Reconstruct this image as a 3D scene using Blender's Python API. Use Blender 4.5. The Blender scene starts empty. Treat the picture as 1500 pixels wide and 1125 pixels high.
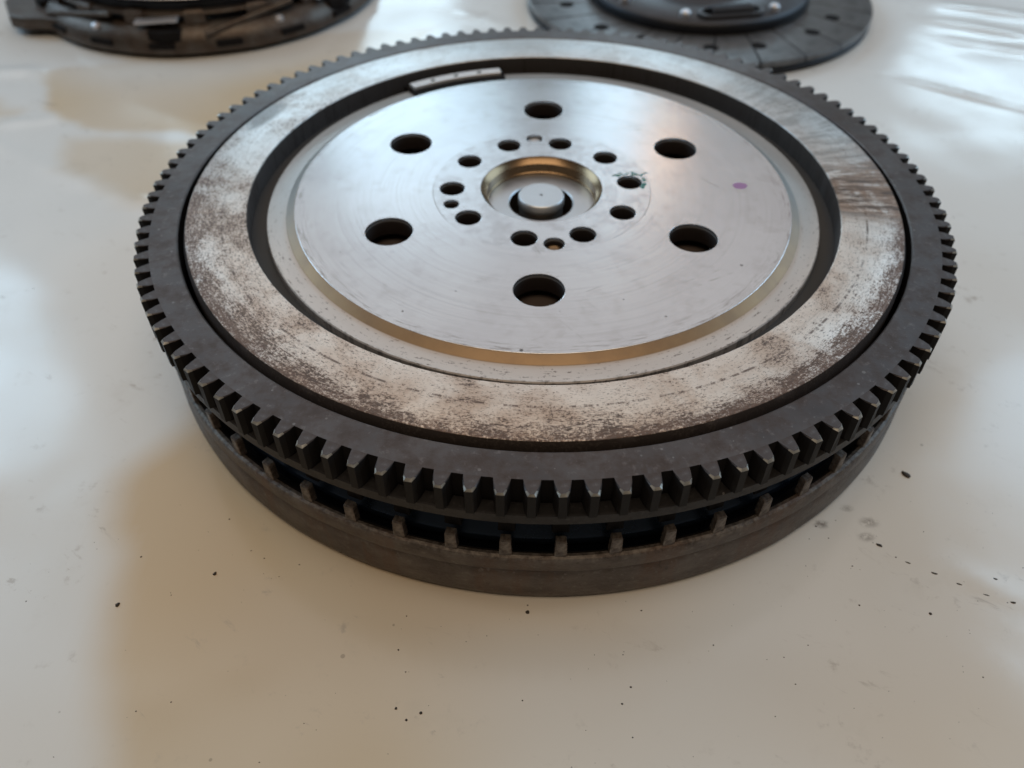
import bpy, bmesh, math, random
from mathutils import Matrix, Vector, noise
R = math.radians
sc = bpy.context.scene
col = sc.collection
random.seed(7)
U = 0.06            # metres per modelling unit (radius of the six big holes' circle)
ZT = 0.82           # height of the hub face above the sheet, in units

# ------------------------------------------------------------------ camera
cam_d = bpy.data.cameras.new('camera')
cam = bpy.data.objects.new('camera', cam_d); col.objects.link(cam)
cam_d.sensor_width = 36.0
cam_d.lens = 1185.41 / 1500 * 36
cam_d.clip_start = 0.005; cam_d.clip_end = 50
CL = Vector((-0.1827, -4.3424, 2.6756 + ZT)) * U
cam.matrix_world = Matrix.Translation(CL) @ (Matrix.Rotation(0.77996, 4, 'X') @ Matrix.Rotation(-0.00165, 4, 'Z'))
cam_d.dof.use_dof = True
cam_d.dof.focus_distance = 3.62 * U
cam_d.dof.aperture_fstop = 11.5
sc.camera = cam

# ------------------------------------------------------------------ world
w = bpy.data.worlds.new('World'); sc.world = w; w.use_nodes = True
bg = w.node_tree.nodes['Background']
bg.inputs['Color'].default_value = (0.86, 0.70, 0.52, 1)
bg.inputs['Strength'].default_value = 0.07

# ------------------------------------------------------------------ lamps: the room's windows and its lamp, plus added side fill
def area(name, az, el, dist, wu, hu, rad, color):
    """rectangular light at azimuth az (deg, 0 = straight beyond the flywheel, + = right), elevation el, radiance rad"""
    d = bpy.data.lights.new(name, 'AREA'); d.shape = 'RECTANGLE'
    d.size = wu * U; d.size_y = hu * U
    d.energy = rad * math.pi * (wu * U) * (hu * U)
    d.color = color
    o = bpy.data.objects.new(name, d); col.objects.link(o)
    a, e = R(az), R(el)
    v = Vector((math.sin(a) * math.cos(e), math.cos(a) * math.cos(e), math.sin(e)))
    o.location = v * dist * U + Vector((0, 0, ZT * U))
    o.rotation_euler = v.to_track_quat('Z', 'Y').to_euler()
    return o
COOL = (0.60, 0.84, 1.0)
area('window_fill_light', -17, 14, 34, 14, 8, 4.6, COOL)
area('window_fill_light', 12, 12, 34, 8, 8, 3.6, COOL)
area('window_fill_light', 34.5, 17.6, 34, 5, 1.6, 9.0, COOL)
area('upper_window_light', -8, 28, 34, 8, 6, 1.55, COOL)
area('upper_window_light', 8, 27, 34, 3, 7, 1.7, COOL)
area('window_fill_light', 66, 30, 34, 20, 18, 3.7, (0.50, 0.76, 1.0))  # unseen right-hand source, added as cool fill for the sheet
area('window_fill_light', -62, 28, 34, 18, 14, 4.6, (0.52, 0.78, 1.0))  # its left-hand counterpart, likewise added fill out of view
area('ceiling_light', -8, 50, 34, 40, 26, 0.50, (1.0, 0.97, 0.98))
area('warm_ceiling_light', 180, 76, 30, 26, 18, 2.3, (1.0, 0.80, 0.58))
area('room_lamp', 13, 28.3, 30, 0.8, 1.2, 8.0, (1.0, 0.55, 0.25))

sc.view_settings.view_transform = 'Standard'
sc.view_settings.look = 'None'
sc.view_settings.exposure = 0.0
sc.view_settings.gamma = 1.0
sc.cycles.use_denoising = True
sc.cycles.max_bounces = 8
sc.cycles.caustics_reflective = False
sc.cycles.caustics_refractive = False

# ------------------------------------------------------------------ node helpers
class Mat:
    def __init__(s, name):
        s.m = bpy.data.materials.new(name); s.m.use_nodes = True
        s.t = s.m.node_tree; s.n = s.t.nodes; s.b = s.n['Principled BSDF']
        tc = s.n.new('ShaderNodeTexCoord'); sv = s.n.new('ShaderNodeVectorMath'); sv.operation = 'SCALE'
        s.t.links.new(tc.outputs['Object'], sv.inputs[0]); sv.inputs['Scale'].default_value = 1 / U
        s.P = sv.outputs[0]
        sp = s.n.new('ShaderNodeSeparateXYZ'); s.t.links.new(s.P, sp.inputs[0])
        s.x, s.y, s.z = sp.outputs
    def put(s, sock, v):
        if isinstance(v, bpy.types.NodeSocket): s.t.links.new(v, sock)
        elif isinstance(v, (tuple, list)) and len(v) == 3 and sock.type == 'RGBA': sock.default_value = (*v, 1)
        else: sock.default_value = v
    def M(s, op, a, b=0.0, c=0.0, clamp=False):
        n = s.n.new('ShaderNodeMath'); n.operation = op; n.use_clamp = clamp
        for k, v in enumerate((a, b, c)): s.put(n.inputs[k], v)
        return n.outputs[0]
    def add(s, a, b): return s.M('ADD', a, b)
    def mul(s, a, b, clamp=False): return s.M('MULTIPLY', a, b, 0, clamp)
    def ss(s, v, lo, hi):
        n = s.n.new('ShaderNodeMapRange'); n.interpolation_type = 'SMOOTHSTEP'
        s.put(n.inputs['Value'], v); n.inputs['From Min'].default_value = lo; n.inputs['From Max'].default_value = hi
        return n.outputs['Result']
    def comb(s, a, b, c):
        n = s.n.new('ShaderNodeCombineXYZ')
        for k, v in enumerate((a, b, c)): s.put(n.inputs[k], v)
        return n.outputs[0]
    def radius(s): 
        return s.M('SQRT', s.add(s.mul(s.x, s.x), s.mul(s.y, s.y)))
    def theta(s): return s.M('ARCTAN2', s.y, s.x)
    def polar(s, A, B):
        """A = tangential frequency, B = radial frequency; seamless"""
        r = s.radius()
        return s.comb(s.mul(s.M('DIVIDE', s.x, r), A), s.mul(s.M('DIVIDE', s.y, r), A), s.mul(r, B))
    def noise(s, vec, scale, detail=3, rough=0.5, dist=0.0):
        n = s.n.new('ShaderNodeTexNoise'); s.put(n.inputs['Vector'], vec)
        n.inputs['Scale'].default_value = scale; n.inputs['Detail'].default_value = detail
        n.inputs['Roughness'].default_value = rough; n.inputs['Distortion'].default_value = dist
        return n.outputs['Fac']
    def voro(s, vec, scale, rnd=1.0):
        n = s.n.new('ShaderNodeTexVoronoi'); s.put(n.inputs['Vector'], vec); n.inputs['Scale'].default_value = scale
        n.inputs['Randomness'].default_value = rnd
        return n.outputs['Distance'], n.outputs['Color']
    def mix(s, f, a, b):
        n = s.n.new('ShaderNodeMix'); n.data_type = 'RGBA'
        s.put(n.inputs[0], f); s.put(n.inputs[6], a); s.put(n.inputs[7], b)
        return n.outputs[2]
    def mixf(s, f, a, b):
        n = s.n.new('ShaderNodeMix'); s.put(n.inputs[0], f); s.put(n.inputs[2], a); s.put(n.inputs[3], b)
        return n.outputs[0]
    def offset(s, vec, o):
        n = s.n.new('ShaderNodeVectorMath'); s.t.links.new(vec, n.inputs[0]); n.inputs[1].default_value = o
        return n.outputs[0]
    def bump(s, h, strength=0.3, dist=0.0005):
        n = s.n.new('ShaderNodeBump'); s.put(n.inputs['Height'], h); n.inputs['Strength'].default_value = strength
        n.inputs['Distance'].default_value = dist
        s.t.links.new(n.outputs[0], s.b.inputs['Normal'])
    def out(s, color=None, rough=None, metal=None, spec=None):
        if color is not None: s.put(s.b.inputs['Base Color'], color)
        if rough is not None: s.put(s.b.inputs['Roughness'], rough)
        if metal is not None: s.put(s.b.inputs['Metallic'], metal)
        if spec is not None: s.put(s.b.inputs['Specular IOR Level'], spec)
        return s.m

def specks(m, vec, scale, size, gate=None):
    """sparse dark pits: voronoi cells whose random colour passes, drawn as irregular spots"""
    d, c = m.voro(vec, scale)
    sep = m.n.new('ShaderNodeSeparateColor'); m.t.links.new(c, sep.inputs[0])
    sz = m.mul(m.M('POWER', sep.outputs[0], 6.0), size)
    if gate is not None: sz = m.mul(sz, gate)
    return m.M('SUBTRACT', 1.0, m.ss(m.M('DIVIDE', d, m.add(sz, 0.0001)), 0.7, 1.1))

# ------------------------------------------------------------------ materials
def mat_hub():
    m = Mat('machined_steel')
    r = m.radius()
    n1 = m.noise(m.P, 1.3, 4, 0.55); n2 = m.noise(m.polar(1.5, 26), 2.2, 3, 0.6); n3 = m.noise(m.P, 9, 5, 0.65)
    c = m.mix(m.ss(n1, 0.35, 0.7), (0.70, 0.70, 0.72), (0.76, 0.76, 0.775))
    n4 = m.noise(m.offset(m.P, (2, 6, 3)), 3.2, 6, 0.7, 0.5)
    c = m.mix(m.mul(m.ss(n3, 0.50, 0.72), 0.20), c, (0.42, 0.38, 0.36))
    c = m.mix(m.mul(m.ss(n4, 0.50, 0.70), 0.14), c, (0.44, 0.40, 0.385))
    c = m.mix(m.mul(m.ss(m.noise(m.polar(0.9, 90), 1.3, 2, 0.5), 0.50, 0.66), 0.16), c, (0.40, 0.38, 0.37))
    # the bolt circle's slightly duller land
    land = m.M('SUBTRACT', 1.0, m.ss(r, 0.655, 0.672))
    c = m.mix(m.mul(land, m.mul(m.ss(n3, 0.4, 0.62), 0.35)), c, (0.45, 0.42, 0.42))
    ring = m.M('SUBTRACT', 1.0, m.ss(m.M('ABSOLUTE', m.M('SUBTRACT', r, 0.664)), 0.002, 0.006))
    c = m.mix(m.mul(ring, m.mul(m.ss(n1, 0.4, 0.6), 0.6)), c, (0.3, 0.28, 0.27))
    fr_ = m.ss(m.mul(m.y, -1.0), -0.3, 1.2)
    sp1 = specks(m, m.P, 7.5, 0.10); sp2 = specks(m, m.offset(m.P, (3, 8, 1)), 15, 0.20, m.add(m.mul(fr_, 0.7), m.mul(m.ss(n1, 0.45, 0.62), 0.5)))
    nr = m.noise(m.offset(m.P, (7, 2, 0)), 30, 2)
    sp = m.mul(m.M('MAXIMUM', sp1, sp2), m.ss(nr, 0.3, 0.5))
    # stray handling scratches
    for o3, ang in (((1, 2, 3), 0.5), ((7, 4, 1), -0.9), ((3, 9, 5), 1.9)):
        ca, sa = math.cos(ang), math.sin(ang)
        u_ = m.add(m.mul(m.x, ca), m.mul(m.y, sa)); v_ = m.add(m.mul(m.x, -sa), m.mul(m.y, ca))
        sn = m.noise(m.offset(m.comb(m.mul(u_, 1.6), m.mul(v_, 60), 0), o3), 1.2, 2, 0.6)
        c = m.mix(m.mul(m.mul(m.ss(sn, 0.70, 0.74), m.ss(n3, 0.44, 0.58)), 0.4), c, (0.30, 0.28, 0.27))
    # dirt gathering along the near rim
    edge = m.mul(m.ss(r, 1.38, 1.49), m.ss(m.noise(m.polar(5, 30), 2.0, 4, 0.7), 0.5, 0.68))
    c = m.mix(m.mul(edge, 0.55), c, (0.2, 0.16, 0.13))
    c = m.mix(m.mul(sp, 0.85), c, (0.05, 0.04, 0.035))
    rough = m.add(m.mixf(n1, 0.18, 0.25), m.mul(n2, 0.03))
    rough = m.mixf(land, rough, m.add(rough, 0.03))
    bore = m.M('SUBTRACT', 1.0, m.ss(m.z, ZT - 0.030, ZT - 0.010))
    c = m.mix(bore, c, (0.035, 0.026, 0.024))  # hole walls coloured near-black for the shade inside them
    m.bump(m.noise(m.P, 60, 3), 0.03, 0.0002)
    return m.out(c, m.mixf(bore, rough, 0.6), m.mixf(m.M('MAXIMUM', m.mul(sp, 0.9), bore), 0.93, 0.1))

def mat_step():
    m = Mat('step_steel')
    r = m.radius()
    n1 = m.noise(m.polar(3, 6), 1.5, 4, 0.6); n2 = m.noise(m.polar(14, 46), 1.6, 5, 0.7)
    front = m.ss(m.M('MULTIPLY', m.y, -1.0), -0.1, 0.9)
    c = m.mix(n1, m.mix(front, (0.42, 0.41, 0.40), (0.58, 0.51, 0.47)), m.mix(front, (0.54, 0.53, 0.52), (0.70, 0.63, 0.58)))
    flecks = m.mul(m.ss(m.add(m.mul(n2, 0.6), m.mul(m.noise(m.P, 55, 4, 0.75), 0.4)), 0.555, 0.61), m.mixf(front, 0.25, 1.0))
    c = m.mix(m.mul(flecks, 0.8), c, (0.13, 0.09, 0.075))
    rim = m.mul(m.ss(r, 1.635, 1.655), m.ss(m.noise(m.polar(16, 30), 2, 4, 0.7), 0.48, 0.66))
    c = m.mix(m.mul(rim, 0.6), c, (0.09, 0.075, 0.07))
    # warm reflection on the near bevel, painted in as brown with a faint halo
    bev = m.mul(m.M('SUBTRACT', 1.0, m.ss(r, 1.538, 1.546)), m.mixf(front, 0.06, 1.0))
    brown = m.mix(m.ss(m.noise(m.polar(6, 4), 1.5, 4, 0.65), 0.35, 0.7), (0.22, 0.135, 0.06), (0.13, 0.075, 0.035))
    bev0 = m.M('SUBTRACT', 1.0, m.ss(r, 1.538, 1.546))
    c = m.mix(m.mul(bev0, 0.55), c, (0.20, 0.195, 0.18))
    c = m.mix(m.mul(bev, 0.92), c, brown)
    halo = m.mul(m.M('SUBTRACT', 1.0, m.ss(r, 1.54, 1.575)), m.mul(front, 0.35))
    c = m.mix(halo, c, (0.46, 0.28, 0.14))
    return m.out(c, m.mixf(n1, 0.36, 0.48), m.mixf(flecks, m.mixf(front, 0.75, 0.5), 0.15))

def mat_friction():
    m = Mat('worn_friction_steel')
    r = m.radius(); th = m.theta()
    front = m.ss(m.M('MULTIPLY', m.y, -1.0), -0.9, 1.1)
    big = m.noise(m.offset(m.P, (4.2, 1.7, 0)), 1.5, 4, 0.6)
    big2 = m.noise(m.offset(m.P, (11.2, 5.7, 0)), 2.6, 5, 0.62, 0.4)
    med = m.noise(m.polar(9, 16), 1.5, 5, 0.68)
    fine = m.noise(m.polar(30, 62), 1.7, 4, 0.75)
    spk = m.noise(m.P, 62, 4, 0.75)
    cloud = m.noise(m.offset(m.P, (1.2, 9.7, 2)), 3.4, 6, 0.68, 0.6)
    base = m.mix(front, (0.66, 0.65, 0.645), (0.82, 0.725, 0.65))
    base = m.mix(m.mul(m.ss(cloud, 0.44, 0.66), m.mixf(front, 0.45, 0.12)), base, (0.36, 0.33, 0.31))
    # pinkish-brown bloom of flash rust
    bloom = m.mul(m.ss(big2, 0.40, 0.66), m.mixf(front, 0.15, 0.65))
    c = m.mix(bloom, base, (0.52, 0.36, 0.26))
    # flecks: low threshold near the outer rim and inside the blotches, higher elsewhere
    rim = m.ss(m.add(r, m.mul(m.M('SUBTRACT', big, 0.5), 0.28)), 1.90, 2.09)
    rimf = m.mul(rim, m.mixf(front, 0.12, 1.0))
    left = m.mul(m.ss(m.mul(m.x, -1.0), 0.9, 1.9), m.ss(big2, 0.40, 0.58))
    dens = m.add(m.mul(rimf, 0.14), m.add(m.mul(m.ss(big2, 0.5, 0.7), m.mixf(front, 0.02, 0.09)), m.mul(left, 0.06)))
    dens = m.M('MINIMUM', dens, 0.12)
    v = m.add(m.add(m.mul(med, 0.28), m.mul(fine, 0.32)), m.add(m.mul(spk, 0.40), dens))
    fl = m.ss(v, 0.58, 0.645)
    rustc = m.mix(m.ss(fine, 0.4, 0.6), (0.15, 0.092, 0.068), (0.065, 0.042, 0.035))
    c = m.mix(m.mul(m.ss(v, 0.49, 0.62), 0.45), c, (0.38, 0.255, 0.19))
    c = m.mix(m.mul(fl, m.mixf(left, 0.9, 0.72)), c, rustc)
    ff = m.noise(m.polar(62, 120), 1.6, 3, 0.8)
    gate = m.add(m.mul(m.ss(v, 0.44, 0.56), 0.09), m.add(m.mul(left, 0.035), m.mul(front, 0.02)))
    f2 = m.ss(m.add(ff, gate), 0.665, 0.70)
    c = m.mix(m.mul(f2, 0.85), c, (0.085, 0.055, 0.042))
    rb = m.mul(m.mul(m.ss(m.add(r, m.mul(m.M('SUBTRACT', cloud, 0.5), 0.15)), 1.99, 2.085), front), m.ss(m.noise(m.offset(m.P, (1, 1, 9)), 75, 3, 0.8), 0.40, 0.56))
    c = m.mix(m.mul(rb, 0.8), c, (0.15, 0.088, 0.065))
    # concentric score lines
    s1 = m.M('SUBTRACT', 1.0, m.ss(m.M('ABSOLUTE', m.M('SUBTRACT', r, m.add(1.884, m.mul(m.noise(m.polar(3, 0), 1), 0.012)))), 0.003, 0.009))
    s1 = m.mul(s1, m.mul(m.ss(m.noise(m.polar(22, 3), 1.3, 5, 0.8), 0.46, 0.57), m.ss(front, 0.3, 0.8)))
    s2 = m.ss(m.noise(m.polar(1.4, 60), 1.6, 3, 0.6), 0.60, 0.72)
    c = m.mix(m.mul(s1, 0.85), c, (0.12, 0.08, 0.065))
    c = m.mix(m.mul(s2, 0.22), c, (0.30, 0.25, 0.22))
    # brown smear dragged radially across the right side
    sm = m.mul(m.ss(th, R(-17), R(-9)), m.M('SUBTRACT', 1.0, m.ss(th, R(-2), R(16))))
    drag = m.noise(m.comb(m.mul(th, 26), m.mul(r, 2.2), 0), 1.6, 4, 0.7)
    drag2 = m.noise(m.comb(m.mul(th, 9), m.mul(r, 4.0), 5), 1.4, 4, 0.6, 0.8)
    smf = m.mul(sm, m.ss(m.add(m.mul(drag, 0.55), m.mul(drag2, 0.45)), 0.36, 0.54))
    c = m.mix(m.mul(smf, 0.95), c, m.mix(m.ss(drag, 0.4, 0.65), (0.27, 0.165, 0.105), (0.075, 0.045, 0.03)))
    # greyer dragged marks further round
    sm2 = m.mul(m.ss(th, R(0), R(12)), m.M('SUBTRACT', 1.0, m.ss(th, R(30), R(50))))
    c = m.mix(m.mul(m.mul(sm2, m.ss(drag, 0.45, 0.6)), 0.45), c, (0.22, 0.19, 0.17))
    # dark grease patch at upper left
    gx = m.M('POWER', m.M('DIVIDE', m.M('SUBTRACT', th, R(156)), R(5.5)), 2.0)
    gr_ = m.M('POWER', m.M('DIVIDE', m.M('SUBTRACT', r, 2.03), 0.075), 2.0)
    g = m.M('SUBTRACT', 1.0, m.ss(m.add(m.add(gx, gr_), m.mul(m.M('SUBTRACT', med, 0.5), 3.0)), 0.3, 1.5))
    c = m.mix(m.mul(g, 0.75), c, (0.12, 0.10, 0.09))
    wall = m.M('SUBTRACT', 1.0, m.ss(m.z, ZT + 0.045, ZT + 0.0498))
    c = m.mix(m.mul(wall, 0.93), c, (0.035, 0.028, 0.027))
    dirt = m.M('MAXIMUM', m.M('MAXIMUM', fl, m.mul(wall, 0.8)), m.mul(smf, 0.7))
    rough = m.add(m.mixf(cloud, 0.36, 0.50), m.mul(dirt, 0.25))
    m.bump(m.M('SUBTRACT', m.mul(fine, 0.5), m.mul(fl, 0.8)), 0.25, 0.0002)
    return m.out(c, rough, m.mixf(dirt, m.mixf(front, 0.80, 0.55), 0.12))

def mat_dark_steel(name, c1, c2, rough=0.5, metal=0.7, brown=0.0, sc_=1.0):
    m = Mat(name)
    n1 = m.noise(m.P, 2.2 * sc_, 4, 0.6); n2 = m.noise(m.P, 26 * sc_, 4, 0.7); n3 = m.noise(m.offset(m.P, (5, 5, 5)), 7 * sc_, 5, 0.65)
    c = m.mix(m.ss(n1, 0.3, 0.7), c1, c2)
    c = m.mix(m.mul(m.ss(n3, 0.45, 0.70), 0.65), c, tuple(v * 0.5 for v in c1))
    c = m.mix(m.mul(m.ss(n2, 0.55, 0.72), 0.5), c, tuple(min(1, v * 1.9) for v in c2))
    if brown: c = m.mix(m.mul(m.ss(n3, 0.38, 0.62), brown), c, (0.10, 0.055, 0.035))
    lt = specks(m, m.P, 22 * sc_, 0.22)
    c = m.mix(m.mul(lt, 0.35), c, (0.35, 0.33, 0.32))
    m.bump(m.add(m.mul(n2, 0.7), m.mul(n3, 0.5)), 0.35, 0.0004)
    return m.out(c, m.mixf(n2, rough - 0.08, rough + 0.12), metal)

def mat_dead(name, c):
    m = Mat(name); n = m.noise(m.P, 6, 3)
    return m.out(m.mix(n, tuple(v * .7 for v in c), c), 0.85, 0.0, 0.12)

def mat_simple(name, c, rough, metal, var=0.25, scale=12, spec=None):
    m = Mat(name)
    n = m.noise(m.P, scale, 4, 0.6)
    cc = m.mix(n, tuple(v * (1 - var) for v in c), tuple(min(1, v * (1 + var)) for v in c))
    m.bump(n, 0.12, 0.0003)
    return m.out(cc, m.mixf(n, rough * 0.85, min(1, rough * 1.15)), metal, spec)

def mat_sheet():
    m = Mat('white_plastic_sheet')
    n1 = m.noise(m.P, 0.35, 3, 0.5); n2 = m.noise(m.offset(m.P, (9, 3, 0)), 2.2, 5, 0.65); n3 = m.noise(m.P, 7, 4, 0.7)
    c = m.mix(n1, (0.77, 0.775, 0.775), (0.82, 0.825, 0.825))
    at = m.n.new('ShaderNodeAttribute'); at.attribute_name = 'tan_tint'
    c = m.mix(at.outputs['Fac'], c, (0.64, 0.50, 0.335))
    c = m.mix(m.mul(m.ss(n2, 0.56, 0.78), 0.16), c, (0.46, 0.40, 0.33))
    n5 = m.noise(m.comb(m.mul(m.x, 0.8), m.add(m.mul(m.y, 1.8), m.mul(m.x, 0.9)), 3.0), 4.0, 5, 0.75, 0.5)
    smut = m.mul(m.M('MAXIMUM', m.ss(n3, 0.58, 0.74), m.ss(n5, 0.60, 0.70)), m.ss(n2, 0.46, 0.62))
    c = m.mix(m.mul(smut, 0.50), c, (0.34, 0.29, 0.25))
    sp = specks(m, m.P, 4.2, 0.055)
    c = m.mix(m.mul(sp, 0.42), c, (0.16, 0.12, 0.09))
    n6 = m.noise(m.P, 16, 4, 0.75)
    for sx, sy, sr, k in ((1.42, -1.91, .045, .8), (1.58, -1.81, .04, .5), (1.67, -1.90, .055, .7), (1.63, -1.99, .05, .6)):
        dx_ = m.M('SUBTRACT', m.x, sx); dy_ = m.M('SUBTRACT', m.y, sy)
        dd = m.M('SQRT', m.add(m.mul(dx_, dx_), m.mul(m.mul(dy_, dy_), 2.2)))
        f_ = m.M('SUBTRACT', 1.0, m.ss(m.add(dd, m.mul(m.M('SUBTRACT', n6, 0.5), sr * 2.2)), sr * 0.35, sr * 1.25))
        c = m.mix(m.mul(f_, m.mul(m.ss(n6, 0.36, 0.6), k)), c, (0.16, 0.125, 0.10))
    m.bump(m.add(m.noise(m.P, 1.1, 2, 0.5), m.mul(n3, 0.08)), 0.10, 0.003)
    return m.out(c, m.mixf(n2, 0.13, 0.22), 0.0, 0.7)

def mat_shell():
    m = Mat('rusty_shell_steel')
    n1 = m.noise(m.polar(6, 14), 1.4, 5, 0.7); n2 = m.noise(m.P, 30, 4, 0.7); n3 = m.noise(m.comb(m.mul(m.x, 4.0), m.mul(m.y, 4.0), m.mul(m.z, 8)), 1.3, 5, 0.7)
    c = m.mix(m.ss(n3, 0.35, 0.70), (0.085, 0.070, 0.063), (0.15, 0.130, 0.118))
    edge = m.mul(m.ss(m.z, ZT - 0.515, ZT - 0.48), m.ss(n2, 0.42, 0.60))
    c = m.mix(m.mul(edge, 0.6), c, (0.26, 0.23, 0.205))
    low = m.mul(m.ss(m.M('ABSOLUTE', m.M('SUBTRACT', m.z, ZT - 0.60)), 0.03, 0.0), m.ss(n1, 0.4, 0.6))
    c = m.mix(m.mul(low, 0.5), c, (0.045, 0.033, 0.028))
    c = m.mix(m.mul(m.ss(n1, 0.48, 0.66), 0.5), c, (0.13, 0.07, 0.045))
    c = m.mix(m.mul(m.ss(n2, 0.56, 0.72), 0.5), c, (0.26, 0.23, 0.21))
    c = m.mix(m.mul(m.M('SUBTRACT', 1.0, m.ss(n2, 0.30, 0.42)), 0.6), c, (0.03, 0.024, 0.02))
    m.bump(m.add(n2, m.mul(n3, 0.8)), 0.5, 0.0006)
    return m.out(c, m.mixf(n2, 0.42, 0.62), 0.5)
MT = dict(
    hub=mat_hub(), step=mat_step(), friction=mat_friction(),
    gear=mat_dark_steel('dark_gear_steel', (0.080, 0.069, 0.068), (0.118, 0.104, 0.102), 0.44, 0.72, 0.30),
    tooth=mat_dark_steel('tooth_steel', (0.080, 0.069, 0.068), (0.118, 0.104, 0.102), 0.44, 0.72, 0.30, sc_=1.3),
    worn=mat_simple('worn_bright_edge', (0.50, 0.48, 0.44), 0.38, 0.75, 0.75, 34),
    flange=mat_dark_steel('flange_steel', (0.026, 0.024, 0.025), (0.042, 0.039, 0.040), 0.5, 0.6),
    shell=mat_shell(),
    inner=mat_simple('blued_steel', (0.045, 0.068, 0.11), 0.28, 0.7, 0.3, 4),
    floor=mat_simple('inner_floor_steel', (0.13, 0.10, 0.088), 0.55, 0.6, 0.3, 5),
    black=mat_dead('matte_black', (0.014, 0.012, 0.012)),  # flat near-black for gap walls, flanks, slots and stamps
    groove=mat_simple('groove_steel', (0.050, 0.050, 0.054), 0.7, 0.0, 0.25, 6),
    tipface=mat_simple('tip_face_black', (0.012, 0.011, 0.0115), 0.5, 0.0, 0.6, 14, 0.12),  # near-black for the outer tooth faces and undersides
    borewall=mat_simple('dark_bore_steel', (0.10, 0.07, 0.05), 0.35, 0.8, 0.3, 8),
    bronze=mat_simple('bore_steel', (0.27, 0.18, 0.105), 0.27, 0.95, 0.12, 5),
    pin=mat_simple('ground_steel', (0.62, 0.63, 0.65), 0.38, 0.9, 0.05, 20),
    silver=mat_simple('silver_steel', (0.60, 0.58, 0.60), 0.38, 0.85, 0.12, 14),
    weight=mat_simple('weight_steel', (0.74, 0.74, 0.76), 0.42, 0.35, 0.06, 20),
    facing=mat_dark_steel('friction_facing', (0.12, 0.12, 0.125), (0.17, 0.168, 0.17), 0.30, 0.55, 0.0, 1.0),
    cover=mat_dark_steel('cover_steel', (0.085, 0.07, 0.06), (0.13, 0.11, 0.095), 0.45, 0.6, 0.35),
    darkcov=mat_simple('black_steel', (0.022, 0.023, 0.028), 0.45, 0.6, 0.3, 6),
    plate=mat_simple('retainer_steel', (0.065, 0.063, 0.068), 0.45, 0.6, 0.3, 6),
    grit=mat_simple('grit', (0.035, 0.025, 0.018), 0.7, 0.0, 0.4, 20),
    magenta=mat_simple('purple_paint', (0.32, 0.16, 0.33), 0.5, 0.0, 0.15, 20),
    green=mat_simple('green_paint', (0.03, 0.16, 0.14), 0.45, 0.0, 0.3, 20),
    sheet=mat_sheet(),
)

# ------------------------------------------------------------------ mesh helpers (all input in units)
def link(name, me, parent=None):
    o = bpy.data.objects.new(name, me); col.objects.link(o)
    if parent is not None: o.parent = parent
    return o
def mesh(name, verts, faces, mats, smooth=False, fm=None, dz=ZT):
    me = bpy.data.meshes.new(name)
    me.from_pydata([(x * U, y * U, (z + dz) * U) for x, y, z in verts], [], faces)
    for k in (mats if isinstance(mats, (list, tuple)) else [mats]): me.materials.append(MT[k])
    if fm: me.polygons.foreach_set('material_index', fm)
    if smooth: me.polygons.foreach_set('use_smooth', [True] * len(me.polygons))
    me.update()
    return me
def sharp(me, ang=32):
    me.set_sharp_from_angle(angle=R(ang)); return me
def lathe(name, prof, mat, n=256, a0=0.0, a1=360.0, dz=ZT, caps=False, wob=None, ang=32):
    """revolve (r, z) profile; listed so that outside lies to the right of travel is not needed: normals are recalculated"""
    full = abs(a1 - a0 - 360) < 1e-6
    m_ = n if full else n + 1
    vs, fs = [], []
    for i in range(m_):
        a = R(a0 + (a1 - a0) * i / n)
        for j, (r, z) in enumerate(prof):
            rr = r + (wob(j, a) if wob else 0)
            vs.append((rr * math.cos(a), rr * math.sin(a), z))
    k = len(prof)
    for i in range(n):
        i2 = (i + 1) % m_
        for j in range(k - 1):
            fs.append((i * k + j, i2 * k + j, i2 * k + j + 1, i * k + j + 1))
    if caps:
        fs.append(tuple(range(k))); fs.append(tuple(n * k + j for j in reversed(range(k))))
    me = mesh(name, vs, fs, mat, True, dz=dz)
    return sharp(me, ang)
def circle(cx, cy, r, n=64):
    return [(cx + r * math.cos(2 * math.pi * i / n), cy + r * math.sin(2 * math.pi * i / n)) for i in range(n)]
def plate(name, loops, ztop, thick, bev, mat, dz=ZT):
    """flat plate from an outline and its holes, edges bevelled"""
    cu = bpy.data.curves.new(name, 'CURVE'); cu.dimensions = '2D'; cu.fill_mode = 'BOTH'
    for lp in loops:
        sp = cu.splines.new('POLY'); sp.points.add(len(lp) - 1); sp.use_cyclic_u = True
        for p_, (x, y) in zip(sp.points, lp): p_.co = (x * U, y * U, 0, 1)
    cu.extrude = (thick / 2 - bev) * U; cu.bevel_depth = bev * U; cu.bevel_resolution = 1; cu.offset = -bev * U
    tmp = bpy.data.objects.new('tmp', cu); col.objects.link(tmp)
    dg = bpy.context.evaluated_depsgraph_get(); dg.update()
    me = bpy.data.meshes.new_from_object(tmp.evaluated_get(dg)); me.name = name
    bpy.data.objects.remove(tmp); bpy.data.curves.remove(cu)
    me.transform(Matrix.Translation((0, 0, (ztop - thick / 2 + dz) * U)))
    me.materials.clear(); me.materials.append(MT[mat])
    me.polygons.foreach_set('use_smooth', [True] * len(me.polygons))
    return sharp(me, 25)
def P2(r, deg): return (r * math.cos(R(deg)), r * math.sin(R(deg)))
def thing(name, label, cat, x, y, z=0.0, rz=0.0):
    o = bpy.data.objects.new(name, None); col.objects.link(o)
    o.empty_display_size = 0.02
    o.location = (x * U, y * U, z * U); o.rotation_euler = (0, 0, R(rz))
    o['label'] = label; o['category'] = cat
    return o

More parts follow.
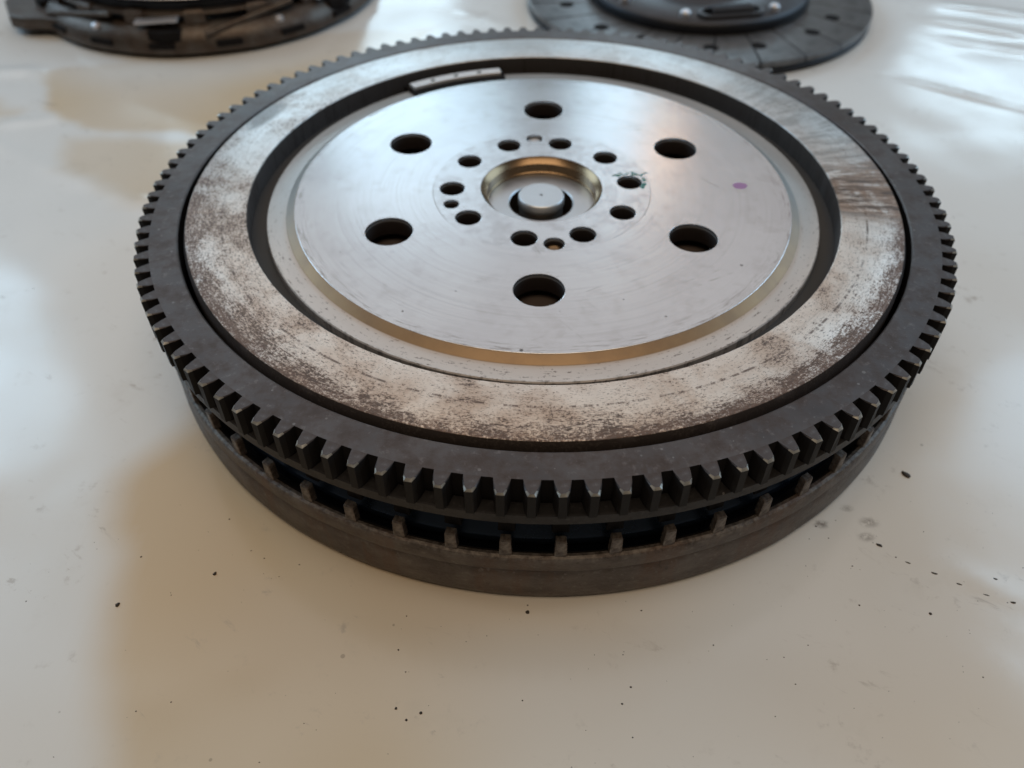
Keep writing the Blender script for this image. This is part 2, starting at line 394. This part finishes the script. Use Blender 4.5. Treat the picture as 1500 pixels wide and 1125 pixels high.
def box(name, L, W, H, mat, bev=0.2):
    b = min(L, W, H) * bev
    vs = []
    for z, i in ((0, b), (b, 0), (H - b, 0), (H, b)):
        for x, y in ((-L / 2 + i, -W / 2 + i), (L / 2 - i, -W / 2 + i), (L / 2 - i, W / 2 - i), (-L / 2 + i, W / 2 - i)): vs.append((x, y, z))
    fs = [(3, 2, 1, 0), (12, 13, 14, 15)] + [(j * 4 + k, j * 4 + (k + 1) % 4, j * 4 + 4 + (k + 1) % 4, j * 4 + 4 + k) for j in range(3) for k in range(4)]
    return mesh(name, vs, fs, mat, dz=0)

# ------------------------------------------------------------------ the plastic sheet
def seg_d(x, y, a, b):
    dx, dy = b[0] - a[0], b[1] - a[1]
    t = ((x - a[0]) * dx + (y - a[1]) * dy) / (dx * dx + dy * dy)
    tc = min(1, max(0, t))
    return math.hypot(x - a[0] - dx * tc, y - a[1] - dy * tc), tc
CREASE = [  # a, b, height, width
    ((-5.0, 2.25), (-3.0, 1.05), 0.015, 0.07), ((-3.2, 1.2), (-2.4, 0.7), 0.012, 0.06),
    ((-4.9, 3.5), (-4.25, 2.5), 0.015, 0.10), ((-6.5, 3.4), (-4.7, 3.45), 0.04, 0.12), ((-4.25, 2.5), (-5.2, 2.3), 0.02, 0.08),
    ((3.6, 3.25), (4.9, 2.35), 0.022, 0.035), ((3.0, 3.6), (3.5, 3.4), 0.010, 0.04),
    ((4.2, 4.75), (6.2, 3.9), 0.022, 0.10), ((4.3, 4.2), (6.0, 3.5), 0.020, 0.09), ((4.4, 5.2), (6.5, 4.5), 0.025, 0.12),
    ((3.9, 5.3), (4.3, 5.1), 0.012, 0.05), ((1.30, -1.78), (2.9, -2.7), 0.005, 0.06), ((-4.4, -0.2), (-3.0, -2.2), 0.03, 0.3),
    ((1.55, -3.3), (2.3, -2.35), 0.007, 0.2), ((-1.9, -2.9), (-1.0, -2.45), 0.006, 0.12), ((-0.8, 5.0), (0.3, 4.2), 0.02, 0.10),
]
def sheet_z(x, y):
    h = 0.034 * noise.noise(Vector((x * 0.42 + 3.1, y * 0.42, 0.3))) + 0.012 * noise.noise(Vector((x * 1.1, y * 1.1 + 7, 1.7)))
    if y > 2.5 or abs(x) > 3.2:
        h += 0.0035 * noise.noise(Vector((x * 2.2, y * 2.2, 4.2)))
    for a, b, hh, ww in CREASE:
        if abs(x - (a[0] + b[0]) / 2) > 3 or abs(y - (a[1] + b[1]) / 2) > 3: continue
        d, t = seg_d(x, y, a, b)
        if d < 3 * ww: h += hh * math.exp(-(d / ww) ** 2) * (0.6 + 0.8 * noise.noise(Vector((t * 4, hh * 90, 0)))) * min(1, 5 * t + .15, 5 * (1 - t) + .15)
    # pressed flat under the parts that lie on it
    for cx, cy, rr in ((0, 0, 2.36), (1.89, 5.17, 1.7), (-3.63, 5.62, 1.7)):
        d = math.hypot(x - cx, y - cy)
        k = min(1, max(0, (d - rr) / 0.9)); k = k * k * (3 - 2 * k)
        h = h * k - 0.001 * (1 - k)
    return h
def sst(v, a, b):
    t = min(1, max(0, (v - a) / (b - a))); return t * t * (3 - 2 * t)
def lerp_tab(x, tab):
    if x <= tab[0][0]: return tab[0][1]
    for (a, va), (b, vb) in zip(tab, tab[1:]):
        if x < b: return va + (vb - va) * sst(x, a, b)
    return tab[-1][1]
def poly_d(x, y, poly):
    """signed distance to a polygon, positive inside"""
    ins = False; d = 1e9
    for a, b in zip(poly, poly[1:] + poly[:1]):
        if (a[1] > y) != (b[1] > y) and x < (b[0] - a[0]) * (y - a[1]) / (b[1] - a[1]) + a[0]: ins = not ins
        d = min(d, seg_d(x, y, a, b)[0])
    return d if ins else -d
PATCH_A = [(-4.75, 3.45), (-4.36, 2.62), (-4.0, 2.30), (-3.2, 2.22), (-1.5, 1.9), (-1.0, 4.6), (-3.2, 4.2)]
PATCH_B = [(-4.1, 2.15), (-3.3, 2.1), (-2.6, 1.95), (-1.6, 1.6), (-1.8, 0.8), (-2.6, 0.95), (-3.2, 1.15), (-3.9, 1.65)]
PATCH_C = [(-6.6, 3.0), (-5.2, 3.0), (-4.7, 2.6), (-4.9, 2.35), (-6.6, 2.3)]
def tan_tint(x, y):
    """tan mixed into the sheet colour, strongest at front left and in three patches"""
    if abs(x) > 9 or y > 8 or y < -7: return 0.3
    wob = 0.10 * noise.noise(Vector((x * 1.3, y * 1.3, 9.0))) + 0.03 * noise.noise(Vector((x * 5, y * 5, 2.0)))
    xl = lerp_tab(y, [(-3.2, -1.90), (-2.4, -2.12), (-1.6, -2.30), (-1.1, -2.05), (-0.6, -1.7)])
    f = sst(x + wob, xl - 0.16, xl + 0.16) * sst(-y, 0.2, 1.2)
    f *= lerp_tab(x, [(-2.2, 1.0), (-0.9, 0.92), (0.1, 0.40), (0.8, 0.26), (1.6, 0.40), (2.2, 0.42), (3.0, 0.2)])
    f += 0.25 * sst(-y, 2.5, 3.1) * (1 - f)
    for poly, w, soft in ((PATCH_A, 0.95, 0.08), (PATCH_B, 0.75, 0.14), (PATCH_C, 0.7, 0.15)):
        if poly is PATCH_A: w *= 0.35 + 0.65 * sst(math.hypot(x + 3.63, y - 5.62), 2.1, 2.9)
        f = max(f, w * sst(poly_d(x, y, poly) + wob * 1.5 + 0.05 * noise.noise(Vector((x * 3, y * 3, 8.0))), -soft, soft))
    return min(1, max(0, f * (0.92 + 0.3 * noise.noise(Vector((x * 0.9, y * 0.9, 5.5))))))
def build_sheet():
    def axis(lo, mid0, mid1, hi, fine, coarse):
        a = []; v = lo
        while v < hi:
            a.append(v); v += fine if mid0 <= v < mid1 else coarse
        a.append(hi); return a
    xs = axis(-30, -7, 7, 30, 0.05, 0.8); ys = axis(-14, -4.2, 7.5, 40, 0.05, 0.8)
    vs = [(x, y, sheet_z(x, y)) for y in ys for x in xs]
    nx = len(xs)
    fs = [(j * nx + i, j * nx + i + 1, (j + 1) * nx + i + 1, (j + 1) * nx + i) for j in range(len(ys) - 1) for i in range(nx - 1)]
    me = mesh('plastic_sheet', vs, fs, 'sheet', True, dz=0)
    at = me.attributes.new('tan_tint', 'FLOAT', 'POINT')
    at.data.foreach_set('value', [tan_tint(x, y) for x, y, z in vs])
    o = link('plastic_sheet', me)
    o['kind'] = 'structure'
build_sheet()

# ------------------------------------------------------------------ the flywheel
fw = thing('flywheel', 'large steel flywheel with toothed ring gear lying flat in the middle of the white sheet', 'flywheel', 0, 0)
loops = [circle(0, 0, 1.490, 256), circle(0, 0, 0.372, 96)]
PH = math.degrees(1.53085)
for k in range(6): loops.append(circle(*P2(1, PH + 60 * k), 0.137, 64))
BOLT = [111.4, 75.4, 40.0, 5.6, -30.5, -66.0, -101.9, -143.2, -178.6, 145.6]
for a in BOLT: loops.append(circle(*P2(0.546, a), 0.077, 48))
loops += [circle(*P2(0.598, 92.9), 0.055, 36), circle(*P2(0.574, -161.1), 0.047, 36), circle(*P2(0.591, -84.6), 0.060, 36)]
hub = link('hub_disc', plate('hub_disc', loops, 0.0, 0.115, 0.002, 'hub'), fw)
link('step_ring', lathe('step_ring', [(1.488, -0.06), (1.489, -0.001), (1.496, -0.002), (1.536, -0.031), (1.545, -0.033), (1.650, -0.033), (1.656, -0.039), (1.656, -0.26)], 'step'), fw)
link('groove_floor', lathe('groove_floor', [(0.30, -0.30), (1.655, -0.30), (1.655, -0.085), (1.751, -0.085)], 'groove'), fw)
link('inner_plate', lathe('inner_plate', [(0.75, -0.165), (1.30, -0.165), (1.31, -0.29)], 'floor', 128), fw)
seat = link('bearing_seat', lathe('bearing_seat', [(0.373, -0.003), (0.371, -0.006), (0.347, -0.028), (0.336, -0.036), (0.334, -0.090), (0.328, -0.094), (0.326, -0.104)], 'bronze', 128, ang=16), fw)
link('seat_floor', lathe('seat_floor', [(0.332, -0.106), (0.205, -0.106), (0.196, -0.112)], 'pin', 128, ang=16), seat)
link('seat_bore', lathe('seat_bore', [(0.1965, -0.110), (0.194, -0.27), (0.0, -0.28)], 'borewall', 96, ang=16), seat)
link('centre_pin', lathe('centre_pin', [(0.0, -0.075), (0.009, -0.072), (0.010, -0.055), (0.134, -0.055), (0.139, -0.058), (0.1425, -0.064), (0.143, -0.11), (0.136, -0.13), (0.136, -0.27)], 'pin', 96, ang=14), fw)
for a, r_, zt, rad, mk in ((92.9, 0.598, -0.022, 0.050, 'pin'), (-84.6, 0.591, -0.040, 0.050, 'bronze')):
    x, y = P2(r_, a)
    me = lathe('dowel_pin', [(0.0, zt - 0.004), (rad * 0.5, zt), (rad * 0.85, zt), (rad, zt - 0.01), (rad, zt - 0.10)], mk, 32)
    o = link('dowel_pin', me, fw); o.location = (x * U, y * U, 0)
link('friction_ring', lathe('friction_ring', [(1.750, -0.262), (1.748, 0.044), (1.754, 0.051), (2.083, 0.051), (2.089, 0.048), (2.104, 0.018), (2.106, -0.06)], 'friction', 360,
     wob=lambda j, a: 0.0022 * noise.noise(Vector((math.cos(a) * 40, math.sin(a) * 40, j))) if j in (1, 2, 3, 4) else 0), fw)

NT = 115; PITCH = 360 / NT; GAP0 = -90.94
HT = 0.935; RR, RT = 2.286, 2.368
ZG, ZB = 0.035, -0.12
def build_gear():
    vs, fs, ri, gm = [], [], 2.132, []
    n = 2 * NT
    for k in range(NT):
        c = GAP0 + PITCH / 2 + k * PITCH
        for s in (-HT, HT):
            a = c + s
            for r, z in ((ri, ZB + 0.02), (ri, ZG - 0.008), (ri + 0.008, ZG), (RR, ZG), (RR, ZB)):
                x, y = P2(r, a); vs.append((x, y, z))
    for i in range(n):
        i2 = (i + 1) % n
        for j in range(4):
            if j == 3 and i % 2 == 0: continue        # the tooth covers this stretch
            fs.append((i * 5 + j, i2 * 5 + j, i2 * 5 + j + 1, i * 5 + j + 1)); gm.append(1 if j in (0, 3) else 0)
    g = link('ring_gear', sharp(mesh('ring_gear', vs, fs, ['gear', 'black'], True, gm), 20), fw)
    out = [(RR, HT), (2.314, 0.845), (2.343, 0.665), (2.368, 0.43)]
    metas = []
    for v in range(9):
        rnd = random.Random(v)
        nick = [(rnd.random() - .5) * .008 if rnd.random() < .4 else 0 for _ in range(8)]
        lo, hi, mid = [], [], []
        pts = [P2(r, a) for r, a in out] + [P2(r, -a) for r, a in reversed(out)]
        ins_t, ins_f = 0.006 + 0.005 * rnd.random(), 0.0035 + 0.003 * rnd.random()
        inn = []
        for k, (r, a) in enumerate(out):
            rr = r - (ins_t if k == 3 else 0); inn.append((rr, a - math.degrees((ins_f if k else 0) / r) * (0.3 + 0.35 * k)))
        pin_ = [P2(r, a) for r, a in inn] + [P2(r, -a) for r, a in reversed(inn)]
        vs = [(x, y, ZG) for x, y in pin_] + [(x, y, ZG - 0.002 - (0.008 if k in (3, 4) else 0.003 * (k in (1, 2, 5, 6)))) for k, (x, y) in enumerate(pts)]
        vs = [(x - abs(nick[i % 8]) * (2 <= i % 8 <= 5), y + nick[i % 8] * .5 * (2 <= i % 8 <= 5), z - abs(nick[i % 8]) * .6 * (2 <= i % 8 <= 5) * (i >= 8)) for i, (x, y, z) in enumerate(vs)]
        vs += [(x, y, ZB) for x, y in pts]
        vs[8] = (pts[0][0], pts[0][1], ZG); vs[15] = (pts[7][0], pts[7][1], ZG)
        vs = [(x, y, z) for x, y, z in vs]
        fs = [tuple(range(8))]; fm = [0]
        for k in range(7):
            if k in (0,): fs.append((k, k + 1, 8 + k + 1)[::-1]); 
            elif k == 6: fs.append((k, k + 1, 8 + k)[::-1])
            else: fs.append((k, 8 + k, 8 + k + 1, k + 1))
            fm.append(1 if k in (2, 3, 4) else 0)
            fs.append((8 + k, 16 + k, 16 + k + 1, 8 + k + 1)); fm.append(2 if k in (2, 3, 4) else 3)
        fs.append(tuple(16 + k for k in reversed(range(8)))); fm.append(2)
        me = mesh('tooth', vs, fs, ['tooth', 'worn', 'tipface', 'black'], False, fm)
        bm = bmesh.new(); bm.from_mesh(me); bmesh.ops.recalc_face_normals(bm, faces=bm.faces); bm.to_mesh(me); bm.free()
        metas.append(me)
    rnd = random.Random(3)
    for k in range(NT):
        o = link('tooth', rnd.choice(metas), g)
        o.rotation_euler = (0, 0, R(GAP0 + PITCH / 2 + k * PITCH))
build_gear()
link('flange', lathe('flange', [(2.13, -0.05), (2.133, -0.123), (2.346, -0.123), (2.352, -0.129), (2.352, -0.185), (2.340, -0.198), (2.16, -0.20)], 'flange'), fw)
link('inner_shell', lathe('inner_shell', [(2.16, -0.20), (2.165, -0.40), (2.195, -0.435), (2.226, -0.462), (2.236, -0.485), (2.232, -0.515), (2.215, -0.54), (2.21, -0.63)], 'inner'), fw)
sr = link('sensor_ring', lathe('sensor_ring', [(2.20, -0.62), (2.288, -0.60), (2.290, -0.488), (2.304, -0.484)], 'black'), fw)
def build_bars():
    vs, fs, fm = [], [], []
    def prism(z0, z1, ri, ro, a, mi):
        b = len(vs)
        for z, e, a in ((z0, 0, a), (z1 - 0.008, 0, a * 0.82), (z1, 0.006, a * 0.74)):
            for r, aa in ((ri, -a), (ri, a), (ro - 0.003 - e, a), (ro - e, a * 0.8), (ro - e, -a * 0.8), (ro - 0.003 - e, -a)):
                x, y = P2(r, aa); vs.append((x, y, z))
        for j in range(2):
            for k in range(6): fs.append((b + j * 6 + k, b + j * 6 + (k + 1) % 6, b + j * 6 + 6 + (k + 1) % 6, b + j * 6 + 6 + k)); fm.append(mi)
        fs.append(tuple(b + 5 - k for k in range(6))); fs.append(tuple(b + 12 + k for k in range(6))); fm.extend([mi, mi])
    prism(-0.485, -0.368, 2.285, 2.322, 0.74, 0)
    prism(-0.376, -0.198, 2.16, 2.262, 1.0, 1)  # black rib above each post, standing in for its shadow on the shell
    me = mesh('bar', vs, fs, ['shell', 'black'], False, fm)
    for k in range(58):
        o = link('bar', me, sr); o.rotation_euler = (0, 0, R(-89.1 + k * 360 / 58))
build_bars()
link('base_shell', lathe('base_shell', [(2.300, -0.55), (2.302, -0.482), (2.318, -0.479), (2.332, -0.487), (2.338, -0.50), (2.338, -0.575), (2.333, -0.585), (2.338, -0.60), (2.343, -0.70), (2.342, -0.77), (2.336, -0.80), (2.326, -0.816), (2.318, -0.8198), (2.2, -0.8198), (0.5, -0.8195)], 'shell', 256,
     wob=lambda j, a: 0.003 * noise.noise(Vector((math.cos(a) * 9, math.sin(a) * 9, j * 0.3)))), fw)
wt = link('balance_weight', lathe('balance_weight', [(1.606, -0.020), (1.606, 0.004), (1.609, 0.007), (1.680, 0.007), (1.683, 0.004), (1.683, -0.020), (1.606, -0.020)], 'weight', 32, 99.4, 123.6, caps=True), fw)
link('weight_surround', lathe('weight_surround', [(1.542, -0.034), (1.543, -0.016), (1.715, -0.016), (1.716, -0.12), (1.542, -0.12), (1.542, -0.034)], 'black', 32, 98.4, 124.6, caps=True), wt)  # black block drawn as the dark gap around the weight
for a in (105.0, 111.3, 117.7):
    x, y = P2(1.642, a)
    st = [(-.020, -.013), (.003, -.018), (.018, -.004), (.014, .009), (.002, .002), (-.003, .018), (-.011, .006)]
    o = link('stamp', mesh('stamp', [(p, q, 0.0095) for p, q in st] + [(p, q, 0.004) for p, q in st],
        [tuple(range(7))] + [(k, (k + 1) % 7, 7 + (k + 1) % 7, 7 + k) for k in range(7)], 'black'), wt)
    o.location = (x * U, y * U, 0); o.rotation_euler = (0, 0, R(a - 90))
# paint marks: a dab and a hurried scrawl beside one bolt hole
def blob(name, x, y, rx, ry, mat, seed, parent=fw, z=0.0012, rz=0, n=22, dz=ZT):
    vs = []
    for zz, s in ((z, 0.93), (z - 0.0008, 1.0), (z - 0.0035, 1.0)):
        for k in range(n):
            a = 2 * math.pi * k / n; q = s * (1 + 0.16 * noise.noise(Vector((math.cos(a) * 2, math.sin(a) * 2, seed))))
            vs.append((rx * q * math.cos(a), ry * q * math.sin(a), zz))
    fs = [tuple(range(n))] + [(j * n + k, j * n + (k + 1) % n, (j + 1) * n + (k + 1) % n, (j + 1) * n + k) for j in range(2) for k in range(n)]
    o = link(name, mesh(name, vs, fs, mat, dz=dz), parent)
    o.location = (x * U, y * U, 0); o.rotation_euler = (0, 0, R(rz))
    return o
o = blob('paint_dab', *P2(1.218, 0.6), 0.043, 0.036, 'magenta', 2.3); o['label'] = 'round purple paint dab near the right edge of the hub face'
gx, gy = P2(0.546, 5.6)
for k, (dx, dy, rx, ry, rz) in enumerate([(-0.075, 0.085, .030, .007, 20), (-0.04, 0.098, .022, .006, -50), (-0.005, 0.10, .026, .006, 40), (0.03, 0.112, .018, .007, 80), (0.055, 0.095, .028, .006, -35),
        (0.085, 0.085, .020, .007, 60), (0.092, 0.03, .026, .011, 100), (0.088, -0.025, .020, .015, 60), (0.075, -0.055, .014, .018, 10), (0.11, 0.11, .016, .005, 20), (0.04, 0.085, .03, .006, 5), (-0.06, 0.075, .016, .010, 0)]):
    o = blob('paint_stroke', gx + dx, gy + dy, rx, ry, 'green', k * 1.7, rz=rz)

# ------------------------------------------------------------------ clutch disc, upper right
cd = thing('clutch_disc', 'dark grey clutch friction disc lying behind the flywheel at upper right', 'clutch disc', 1.89, 5.17)
link('lower_facing', lathe('lower_facing', [(1.05, 0.012), (1.885, 0.012), (1.893, 0.02), (1.893, 0.058), (1.885, 0.066), (1.05, 0.066)], 'darkcov', 192, dz=0), cd)
link('cushion_plate', lathe('cushion_plate', [(0.95, 0.066), (1.880, 0.068), (1.880, 0.084), (0.95, 0.084)], 'black', 96, dz=0), cd)
def build_segment():
    loop = []
    n = 8; da = 15 - 0.55
    for k in range(n + 1): loop.append(P2(1.893, -3.0 + da * (k / n) - da / 2))
    for k in range(n + 1): loop.append(P2(1.10, 3.6 + da * (1 - k / n) - da / 2))
    return plate('facing_segment', [loop], 0.14, 0.056, 0.006, 'facing', dz=0)
segm = build_segment()
for k in range(24):
    o = link('facing_segment', segm, cd); o.rotation_euler = (0, 0, R(-84.5 + 7.5 - 15 + 15 * k + 7.5))
rv = lathe('rivet', [(0.0, 0.1415), (0.03, 0.1415), (0.05, 0.142), (0.074, 0.1425), (0.078, 0.142), (0.080, 0.135)], 'black', 20, dz=0)  # flat black discs standing in for the dark rivet holes
for k in range(8):
    for s in (-9.2, 9.2):
        x, y = P2(1.52, -84.5 + 45 * k + s)
        o = link('rivet', rv, cd); o.location = (x * U, y * U, 0)
rp = link('retainer_plate', lathe('retainer_plate', [(1.200, 0.243), (1.17, 0.262), (0.72, 0.268), (0.66, 0.25), (0.62, 0.262), (0.42, 0.27), (0.40, 0.25)], 'plate', 128, dz=0), cd)
link('retainer_rim', lathe('retainer_rim', [(1.10, 0.141), (1.215, 0.143), (1.225, 0.16), (1.222, 0.215), (1.205, 0.240), (1.200, 0.243)], 'darkcov', 128, dz=0), rp)
hubp = link('splined_hub', lathe('splined_hub', [(0.41, 0.15), (0.41, 0.40), (0.39, 0.42), (0.27, 0.42), (0.25, 0.40), (0.25, 0.10)], 'silver', 64, dz=0), cd)
def helix(name, L, rad, wire, turns, mat):
    vs, fs, n, m_ = [], [], turns * 12, 6
    for i in range(n + 1):
        a = 2 * math.pi * i / 12; cx = -L / 2 + L * i / n
        c = Vector((cx, rad * math.cos(a), rad * math.sin(a)))
        rd = Vector((0, math.cos(a), math.sin(a)))
        for j in range(m_):
            b = 2 * math.pi * j / m_
            v = c + rd * wire * math.cos(b) + Vector((wire * math.sin(b), 0, 0)); vs.append(tuple(v))
    for i in range(n):
        for j in range(m_): fs.append((i * m_ + j, (i + 1) * m_ + j, (i + 1) * m_ + (j + 1) % m_, i * m_ + (j + 1) % m_))
    return mesh(name, vs, fs, mat, True, dz=0)
spr = helix('spring', 0.44, 0.062, 0.017, 10, 'plate')
frame_loop = lambda L, W: [(L / 2 * c + (W / 2) * math.cos(R(a)), (W / 2) * math.sin(R(a))) for c, rng in ((1, range(-90, 91, 15)), (-1, range(90, 271, 15))) for a in rng]
slot = plate('spring_window', [frame_loop(0.46, 0.25), frame_loop(0.44, 0.17)], 0.305, 0.06, 0.012, 'plate', dz=0)
well = plate('spring_well', [frame_loop(0.45, 0.18)], 0.2715, 0.02, 0.002, 'black', dz=0)
riv2 = lathe('rivet_head', [(0, 0.33), (0.03, 0.328), (0.052, 0.31), (0.06, 0.28), (0.06, 0.26)], 'silver', 20, dz=0)
for k in range(4):
    a = -80 + 90 * k
    x, y = P2(1.0, a)
    for nm, me, z in (('spring_window', slot, 0), ('spring_well', well, 0), ('spring', spr, 0.285)):
        o = link(nm, me, rp); o.location = (x * U, y * U, z * U); o.rotation_euler = (0, 0, R(a + 90))
    for b in (-106, -54):
        x, y = P2(1.09, b + 90 * k); o = link('rivet_head', riv2, rp); o.location = (x * U, y * U, 0)

# ------------------------------------------------------------------ pressure plate, upper left
pp = thing('pressure_plate', 'dark brown clutch pressure plate cover with silver straps lying at upper left', 'pressure plate', -3.63, 5.62)
def flange_w(j, a):
    return 0.0 if j in (0, 7) else 0.02 * noise.noise(Vector((math.cos(a) * 4, math.sin(a) * 4, j * .2)))
link('cover_flange', lathe('cover_flange', [(1.50, 0.03), (1.86, 0.03), (1.90, 0.05), (1.90, 0.12), (1.86, 0.20), (1.80, 0.25), (1.72, 0.29), (1.55, 0.30)], 'cover', 128, dz=0, wob=flange_w), pp)
link('cover_wall', lathe('cover_wall', [(1.66, 0.295), (1.655, 0.46), (1.62, 0.50), (1.50, 0.53), (1.45, 0.80), (1.30, 0.92), (0.72, 0.96), (0.70, 0.90)], 'darkcov', 128, dz=0), pp)
link('support_ring', lathe('support_ring', [(1.64, 0.36), (1.735, 0.362), (1.745, 0.375), (1.735, 0.39), (1.64, 0.40)], 'cover', 128, dz=0), pp)
tab = box('tab', 0.20, 0.10, 0.14, 'cover'); slotm = box('slot', 0.26, 0.05, 0.06, 'black')
for k in range(18):
    b = -80 + 20 * k
    x, y = P2(1.70, b); o = link('tab', tab, pp); o.location = (x * U, y * U, 0.27 * U); o.rotation_euler = (0, 0, R(b + 90))
    x, y = P2(1.885, b + 9); o = link('slot', slotm, pp); o.location = (x * U, y * U, 0.10 * U); o.rotation_euler = (0, 0, R(b + 99))
link('cover_rim', lathe('cover_rim', [(1.66, 0.50), (1.70, 0.502), (1.715, 0.515), (1.70, 0.53), (1.62, 0.545), (1.52, 0.54)], 'silver', 128, dz=0), pp)
def lug_mesh():
    prof = [(-0.62, 1.76), (-0.48, 1.88), (-0.40, 2.10), (-0.24, 2.20), (0.24, 2.20), (0.38, 2.08), (0.46, 1.92), (0.60, 1.78), (0.30, 1.60), (-0.30, 1.60)]
    return plate('mounting_lug', [[(r, t) for t, r in prof]], 0.20, 0.13, 0.02, 'cover', dz=0)
lug = lug_mesh()
win = plate('cover_window', [[(1.86, -0.16), (1.905, 0.0), (1.87, 0.16), (1.74, 0.17), (1.70, 0.0), (1.74, -0.17)]], 0.262, 0.10, 0.01, 'black', dz=0)
strap = box('strap', 0.44, 0.09, 0.03, 'silver')
bar = box('brace', 0.95, 0.05, 0.05, 'cover')
bolt = lathe('rivet', [(0, 0.09), (0.05, 0.085), (0.085, 0.06), (0.09, 0.0)], 'silver', 20, dz=0)
for k in range(6):
    b = -88 + 60 * k
    if k % 2 == 0: o = link('mounting_lug', lug, pp); o.rotation_euler = (0, 0, R((-151, 0, 30, 0, 90)[k]))
    o = link('cover_window', win, pp); o.rotation_euler = (0, 0, R(b - 2))
    x, y = P2(1.77, b - 4); o = link('strap', strap, pp); o.location = (x * U, y * U, 0.325 * U); o.rotation_euler = (R(10), R(-4), R(b - 4 + 90))
    x, y = P2(1.76, b + 25); o = link('brace', bar, pp); o.location = (x * U, y * U, 0.27 * U); o.rotation_euler = (0, R(-9), R(b + 25 + 90 + 6))
    x, y = P2(1.60, b + 3); o = link('rivet', bolt, pp); o.location = (x * U, y * U, 0.53 * U)
    x, y = P2(1.80, b - 26); o = link('rivet', bolt, pp); o.location = (x * U, y * U, 0.22 * U); o.scale = (.6, .6, .6)
fing = mesh('spring_finger', [(0.35, -0.035, 0.90), (0.35, 0.035, 0.90), (1.15, 0.17, 1.02), (1.15, -0.17, 1.02), (0.35, -0.035, 0.86), (0.35, 0.035, 0.86), (1.15, 0.17, 0.97), (1.15, -0.17, 0.97)],
            [(0, 1, 2, 3), (7, 6, 5, 4), (0, 4, 5, 1), (1, 5, 6, 2), (2, 6, 7, 3), (3, 7, 4, 0)], 'darkcov', dz=0)
for k in range(18):
    o = link('spring_finger', fing, pp); o.rotation_euler = (0, 0, R(20 * k))

# ------------------------------------------------------------------ bits on the sheet
def flake_mesh(name, seed, mat='grit'):
    rnd = random.Random(seed); n = 9; vs = []
    for z, s in ((0, 0.9), (0.35, 1.0), (0.7, 0.6)):
        for k in range(n):
            a = 2 * math.pi * k / n; q = s * (0.8 + 0.35 * noise.noise(Vector((math.cos(a) * 1.5, math.sin(a) * 1.5, seed))) + 0.12 * rnd.random())
            vs.append((q * math.cos(a), q * math.sin(a), z + (0.1 * rnd.random() if s == 0.6 else 0)))
    fs = [tuple(2 * n + k for k in range(n))] + [(j * n + k, j * n + (k + 1) % n, (j + 1) * n + (k + 1) % n, (j + 1) * n + k) for j in range(2) for k in range(n)]
    return mesh(name, vs, fs, mat, True, dz=0)
FM = [flake_mesh('dirt_flake', s * 3.3) for s in range(4)]
def flake(i, x, y, L, W, rz, label, group=None):
    o = link('dirt_flake', FM[i % 4]); o.location = (x * U, y * U, (sheet_z(x, y) - 0.001) * U)
    o.scale = (L, W, min(L, W) * 0.8); o.rotation_euler = (0, 0, R(rz))
    o['label'] = label; o['category'] = 'dirt flake'
    if group: o['group'] = group
flake(0, 1.97, -1.59, 0.034, 0.018, -55, 'largest black dirt flake, alone on the sheet right of the flywheel')
flake(1, -2.07, -2.37, 0.013, 0.014, 0, 'round black dirt speck alone on the sheet at lower left')
ROW = [(1.68, -2.04, .020, .009, -32, 'dark flake in the crease nearest the flywheel, first of the row'),
       (1.79, -2.14, .018, .005, -30, 'thin faint flake in the crease, second of the row from the flywheel'),
       (1.90, -2.20, .020, .006, -22, 'flake in the crease, third of the row from the flywheel'),
       (2.00, -2.26, .018, .005, -20, 'flake in the crease, fourth of the row from the flywheel'),
       (2.11, -2.32, .020, .004, -20, 'long thin flake in the crease, fifth of the row from the flywheel'),
       (2.22, -2.36, .017, .007, -15, 'black flake at the far right end of the crease'),
       (2.19, -2.23, .013, .006, -25, 'small flake just above the row near its right end'),
       (1.80, -2.42, .010, .008, 10, 'small black crumb below the row of flakes')]
for i, (x, y, L, W, rz, lb) in enumerate(ROW): flake(i, x, y, L, W, rz, lb, 'dirt flakes along the sheet crease')
for i, (x, y, L, lb) in enumerate([(-0.11, -2.41, .012, 'black crumb just in front of the flywheel'), (-1.65, -2.20, .013, 'grey crumb on the tan patch left of the flywheel front'),
        (-0.69, -2.87, .008, 'left crumb of the three near the bottom of the photo'), (-0.58, -2.89, .009, 'right crumb of the three near the bottom of the photo'), (-0.64, -2.92, .007, 'lowest crumb of the three near the bottom of the photo')]):
    flake(i, x, y, L, L * 0.85, 30 * i, lb, 'crumbs in front of the flywheel')
def build_grit():
    rnd = random.Random(11); vs, fs = [], []
    centres = [(-1.2, -2.6, 1.2), (0.4, -2.5, 0.9), (1.7, -2.8, 0.8), (1.5, -2.0, 0.5), (-1.5, -2.0, 0.8), (-1, -2.9, 1.0), (0.5, -3.0, 1.2), (1.9, -2.4, 0.7)]
    for _ in range(210):
        cx, cy, s = rnd.choice(centres)
        if rnd.random() < 0.25: x, y = rnd.uniform(-4, 4), rnd.uniform(-3.2, 1)
        else: x, y = rnd.gauss(cx, s * 0.6), rnd.gauss(cy, s * 0.35)
        if math.hypot(x, y) < 2.37: continue
        r = 0.0022 + 0.0042 * rnd.random() ** 3; z = sheet_z(x, y); b = len(vs); a = rnd.uniform(0, 3); e = rnd.uniform(0.6, 1.0)
        for k in range(5):
            t = a + k * 2 * math.pi / 5; vs.append((x + r * math.cos(t), y + r * e * math.sin(t), z - 0.0003))
        vs.append((x, y, z + r * 0.7))
        fs += [(b + k, b + (k + 1) % 5, b + 5) for k in range(5)]
    o = link('grit', mesh('grit', vs, fs, 'grit', dz=0)); o['kind'] = 'stuff'
    o['label'] = 'fine dark grit scattered over the white sheet'; o['category'] = 'grit'
build_grit()
